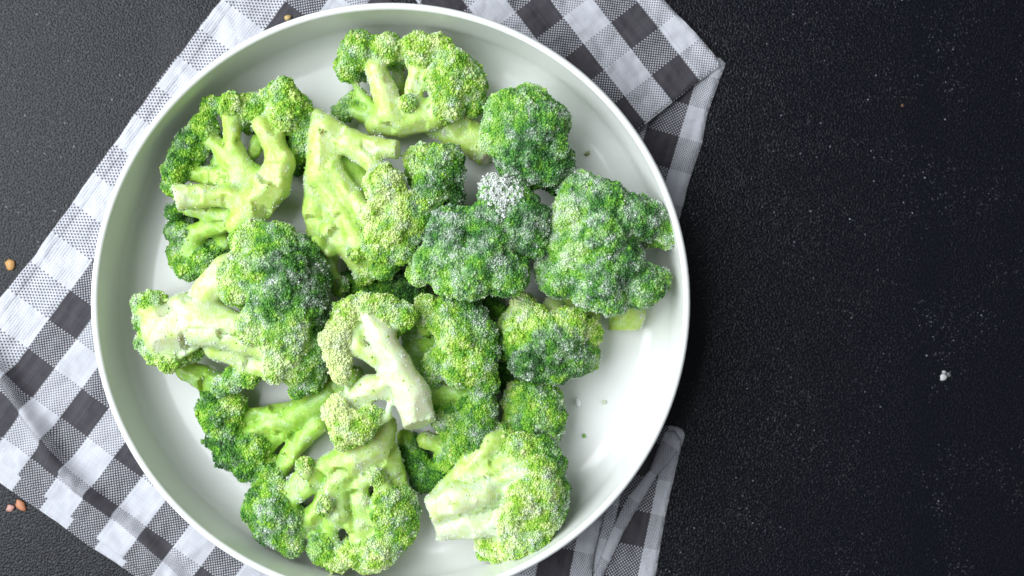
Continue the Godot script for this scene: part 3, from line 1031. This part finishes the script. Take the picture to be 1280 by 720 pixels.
	crown(f, [[183, 402, 11, 0.55], [181, 427, 10, 0.6], [191, 442, 10, 0.4], [177, 380, 10, 0.42], [212, 452, 13, 0.25], [194, 374, 10, 0.35], [292, 474, 14, 0.5, -8], [275, 484, 10, 0.55, -10], [312, 470, 12, 0.4, -6]])
	crown(f, [[316, 302, 26, 0.28], [346, 307, 28, 0.58, 1], [376, 321, 26, 0.82], [392, 348, 22, 0.84], [356, 347, 36, 0.85, 5], [321, 340, 28, 0.4, 4], [291, 341, 19, 0.16, 3], [296, 362, 18, 0.2, 4], [339, 378, 28, 0.66, 5], [379, 373, 30, 0.88, 1], [393, 390, 20, 0.88, -3], [368, 398, 20, 0.36, 6], [393, 425, 18, 0.68, -3], [385, 448, 18, 0.5, -3], [396, 458, 13, 0.6, -5], [371, 462, 14, 0.3, -2], [348, 452, 16, 0.12, 1], [343, 465, 11, 0.12, -1], [388, 476, 14, 0.5, -6], [364, 440, 13, 0.25, 2], [316, 408, 20, 0.2, 1], [345, 420, 20, 0.22, 3], [366, 420, 20, 0.42, 3], [372, 486, 10, 0.5, -7]])
	finish(f, "broccoli_floret", "big floret with a thick white stalk to the left and a dark frosty crown", 8)

	# --- centre right: head on a low stalk
	f = floret(27, 5, 0.48, 11)
	f.knob = 0.2
	stalk(f, "stalk", [[520, 430, 17], [545, 432, 14], [566, 424, 12]], 0.66, -6, 2)
	stalk(f, "branch", [[516, 412, 15], [530, 452, 14]], 0.75, -8, -7)
	stalk(f, "branch", [[542, 492, 12], [578, 492, 11]], 0.5, 0, 0)
	stalk(f, "branch", [[532, 550, 11], [556, 556, 10], [580, 560, 9]], 0.4, -6, -6)
	stalk(f, "branch", [[532, 412, 9], [528, 395, 9], [534, 380, 9]], 0.4, 0, 2)
	crown(f, [[563, 380, 14, 0.62], [586, 395, 20, 0.88], [556, 402, 20, 0.32, 2], [599, 418, 21, 0.7], [574, 424, 24, 0.36, 3], [608, 440, 15, 0.75], [597, 457, 22, 0.46, 2], [574, 463, 19, 0.34, 2], [605, 480, 16, 0.6], [546, 452, 15, 0.42], [597, 512, 22, 0.6, -2], [602, 533, 16, 0.74, -4], [575, 538, 20, 0.5, -4], [556, 520, 16, 0.45, -3], [590, 545, 18, 0.58, -5], [572, 562, 18, 0.45, -6], [560, 575, 14, 0.5, -8]])
	crown(f, [[533, 380, 9, 0.25, 2], [527, 394, 9, 0.3, 2], [540, 470, 12, 0.5, -2], [540, 388, 8, 0.4]])
	finish(f, "broccoli_floret", "upright green floret right beside the pale T-shaped one", 11)

	# --- bottom right corner pair
	f = floret(20, 4, 0.45, 14)
	stalk(f, "stalk", [[646, 508, 11], [634, 532, 10]], 0.45, 1, 0)
	crown(f, [[663, 494, 20, 0.5], [683, 502, 18, 0.5], [691, 523, 15, 0.74], [672, 518, 18, 0.42], [647, 491, 13, 0.3], [656, 532, 16, 0.8], [688, 542, 14, 0.72], [640, 505, 10, 0.35]])
	finish(f, "broccoli_floret", "small green head half hidden behind the bottom right floret", 14)

	f = floret(25, 5, 0.5, 13)
	stalk(f, "stalk", [[536, 640, 17], [572, 624, 19], [604, 616, 16]], 0.08, 4, 6, -1)
	stalk(f, "stalk", [[541, 662, 14], [588, 654, 17], [622, 654, 15]], 0.06, 2, 4, -1)
	stalk(f, "branch", [[546, 624, 12], [588, 583, 14], [614, 550, 13]], 0.26, 0, 3)
	stalk(f, "branch", [[582, 604, 11], [612, 588, 11], [642, 574, 10]], 0.3, 3, 5)
	stalk(f, "stalk_flesh", [[560, 640, 20], [600, 630, 22], [630, 610, 20]], 0.12, -1, 0)
	stalk(f, "branch", [[604, 606, 8], [648, 590, 7]], 0.08, 6, 8)
	stalk(f, "branch", [[606, 618, 10], [646, 610, 9]], 0.1, 4, 5)
	stalk(f, "stem_sprig", [[614, 655, 4], [621, 640, 4]], 0.06, 9, 9)
	crown(f, [[631, 553, 16, 0.36], [653, 561, 18, 0.3, 2], [676, 567, 20, 0.66], [692, 584, 15, 0.82], [673, 592, 20, 0.26, 4], [697, 611, 14, 0.8], [680, 617, 22, 0.34, 4], [653, 628, 22, 0.2, 5], [697, 636, 13, 0.7], [678, 644, 22, 0.3, 3], [637, 655, 16, 0.12, 3], [664, 667, 20, 0.34, 2], [645, 678, 18, 0.16, 1], [612, 683, 16, 0.26, -4], [628, 690, 12, 0.16, -2], [676, 672, 15, 0.45], [625, 541, 10, 0.5, -1]])
	finish(f, "broccoli_floret", "floret with a broad whitish stalk pointing left, bottom right of the pile", 13)

	# --- bottom: many short cut branches
	f = floret(24, 3, 0.55, 12)
	stalk(f, "stalk", [[478, 534, 18], [468, 560, 21], [446, 572, 22]], 0.26, 3, 5)
	stalk(f, "branch", [[484, 572, 18], [493, 592, 12], [503, 622, 11]], 0.36, 2, -1)
	stalk(f, "branch", [[424, 576, 16], [380, 603, 15], [354, 631, 12]], 0.46, 4, -2)
	stalk(f, "branch", [[428, 590, 15], [419, 611, 14], [393, 645, 12], [370, 668, 11]], 0.42, 5, -2)
	stalk(f, "stalk_flesh", [[440, 575, 24], [432, 604, 24], [428, 626, 17]], 0.45, -5, -7)
	stalk(f, "branch", [[430, 612, 11], [420, 653, 9]], 0.4, 4, 3)
	stalk(f, "branch", [[448, 610, 12], [456, 659, 11], [458, 686, 11]], 0.38, 4, 1)
	stalk(f, "branch", [[434, 648, 7], [450, 684, 7]], 0.36, 4, 1)
	stalk(f, "branch", [[411, 650, 8], [418, 686, 9]], 0.4, 2, -1)
	stalk(f, "branch", [[386, 612, 6], [362, 630, 5]], 0.5, 5, 2)
	for kn in [[444, 583, 8], [455, 598, 9], [468, 588, 7], [479, 603, 8], [411, 606, 8], [407, 624, 9], [406, 636, 8], [420, 642, 7], [382, 588, 8], [415, 596, 6], [428, 640, 7]]:
		stalk(f, "cut_knob", [[kn[0], kn[1], kn[2] * 0.75], [kn[0] + 1, kn[1] + 3, kn[2] * 0.85]], 0.24, 4, 6.5)
	crown(f, [[404, 632, 8, 0.2, 6], [380, 580, 7, 0.2, 5], [470, 596, 7, 0.2, 7]])
	crown(f, [[325, 631, 18, 0.6], [317, 642, 12, 0.66], [342, 642, 20, 0.62, 2], [333, 664, 14, 0.75], [353, 673, 12, 0.42], [367, 684, 10, 0.4], [361, 650, 16, 0.55], [344, 610, 11, 0.5, 1], [403, 676, 14, 0.6, -3], [400, 691, 12, 0.5, -3], [422, 700, 14, 0.24, -2], [472, 690, 21, 0.2, 1], [457, 705, 11, 0.3, -2], [489, 675, 18, 0.4, 1], [494, 648, 18, 0.5, 3], [484, 625, 16, 0.38, 4], [502, 626, 16, 0.52, 1], [511, 642, 13, 0.58], [480, 646, 14, 0.3, 5], [505, 665, 14, 0.5], [440, 692, 12, 0.3]])
	finish(f, "broccoli_floret", "floret of many short cut branches with frosted knobs, lowest in the bowl", 12)

	# --- on top of the pile: pale T shape
	f = floret(40, 1, 0.42, 10)
	stalk(f, "stalk", [[525, 531, 20], [515, 493, 21], [493, 454, 18], [476, 421, 15], [461, 399, 9]], 0.02, 0, 3, -1)
	stalk(f, "branch", [[500, 482, 17], [462, 485, 14], [438, 502, 14]], 0.1, -1, -2)
	stalk(f, "branch", [[486, 452, 16], [452, 432, 13], [440, 414, 11]], 0.18, 0, -1)
	stalk(f, "stalk_flesh", [[478, 440, 13], [462, 412, 12]], 0.12, -3, -2)
	stalk(f, "branch", [[484, 410, 10], [500, 398, 9]], 0.25, 0, 0)
	stalk(f, "stem_sprig", [[487, 505, 3], [484, 521, 3]], 0.05, 0, -1)
	f.floor_y = 0.03
	crown(f, [[432, 391, 14, 0.15], [451, 380, 13, 0.16], [470, 382, 12, 0.3], [487, 387, 15, 0.32, 1], [507, 395, 13, 0.42], [418, 427, 16, 0.06], [426, 410, 14, 0.1], [423, 451, 13, 0.04], [426, 468, 9, 0.04], [418, 516, 13, 0.08], [432, 532, 18, 0.14], [452, 538, 15, 0.3], [429, 552, 10, 0.2], [459, 526, 11, 0.3, -1], [466, 519, 8, 0.42, -1], [424, 506, 10, 0.04]])
	finish(f, "broccoli_floret", "pale T-shaped floret with a white stalk, lying on top of the pile", 10)

func crumb(called: String, label: String, category: String, px: float, py: float, y: float, size: Vector3, col: Color, turn: float, rough := 0.5, group := ""):
	var o := part(called, grain_mesh(true, 0.24, int(px + py)), mat(rough, col), self)
	o.position = at(px, py, y + size.y * 0.9)
	o.rotation.y = turn
	o.scale = size
	describe(o, label, category, group)

func build_crumbs():
	var k := px_size(0.002)
	crumb("spice_flake", "round orange spice flake on the board by the left napkin edge", "spice", 12.5, 331, 0.0, Vector3(6.5, 2.5, 7) * k, lin(0.46, 0.25, 0.08), 0.2)
	crumb("spice_flake", "long orange-brown flake on the board at the lower napkin corner", "spice", 26, 632, 0.0, Vector3(5, 2, 9) * k, lin(0.42, 0.17, 0.08), 0.65)
	crumb("spice_flake", "small pink flake beside the orange-brown one", "spice", 13, 635, 0.0, Vector3(5.5, 2, 4.5) * k, lin(0.44, 0.23, 0.19), 0.0)
	crumb("spice_flake", "yellow crumb on the napkin touching the upper rim of the bowl", "spice", 360, 22, 0.0024, Vector3(4.5, 3, 3.5) * k, lin(0.48, 0.34, 0.14), 0.4)
	crumb("salt_flake", "white speck lying alone on the right of the dark board", "salt", 1179, 472, 0.0, Vector3(4.2, 2, 4.5) * k, lin(0.5, 0.5, 0.5), 0.0)
	crumb("salt_flake", "tiny white speck touching the larger one on the dark board", "salt", 1180, 465, 0.0, Vector3(2.8, 1.5, 2.2) * k, lin(0.4, 0.4, 0.4), 0.0)
	crumb("salt_flake", "grey speck to the right of the two white ones on the board", "salt", 1186, 468, 0.0, Vector3(2.5, 1.5, 3.2) * k, lin(0.12, 0.12, 0.13), 0.5)
	crumb("spice_grain", "tiny brown grain on the upper right of the board", "spice", 1128, 132, 0.0, Vector3(1.6, 1, 2) * k, lin(0.13, 0.07, 0.03), 0.0)
	crumb("ice_chip", "white ice chip on the bowl floor beside the small green head", "ice", 722, 503, 0.007, Vector3(3.5, 2.5, 6) * k, lin(0.85, 0.87, 0.88), 0.3)
	crumb("broccoli_crumb", "pale crumb right of the white ice chip on the bowl floor", "crumb", 755, 503, 0.007, Vector3(3, 2, 2.5) * k, lin(0.6, 0.68, 0.5), 0.0)
	crumb("broccoli_crumb", "green crumb below the ice chip on the bowl floor", "crumb", 730, 545, 0.007, Vector3(2.6, 2, 2.6) * k, lin(0.2, 0.42, 0.08), 0.0)
	crumb("broccoli_crumb", "green crumb left of the flat floret on the bowl floor", "crumb", 253, 552, 0.007, Vector3(2.5, 1.8, 3.4) * k, lin(0.16, 0.4, 0.05), 0.3)
	crumb("broccoli_crumb", "green crumb touching the right edge of the bottom right floret", "crumb", 698, 565, 0.007, Vector3(4, 3, 4) * k, lin(0.15, 0.36, 0.05), 0.0)
	crumb("broccoli_crumb", "dark speck on the left of the bowl floor beside the white stalk", "crumb", 168, 447, 0.0072, Vector3(1.6, 1.2, 1.6) * k, lin(0.05, 0.06, 0.03), 0.0)
	crumb("broccoli_crumb", "dark speck at the lower left foot of the bowl wall", "crumb", 186, 519, 0.0074, Vector3(1.6, 1.2, 1.6) * k, lin(0.05, 0.06, 0.03), 0.0)
	crumb("broccoli_crumb", "olive crumb on the bowl floor right of the round head", "crumb", 734, 192, 0.007, Vector3(4, 1.6, 2.5) * k, lin(0.3, 0.36, 0.16), 0.5)
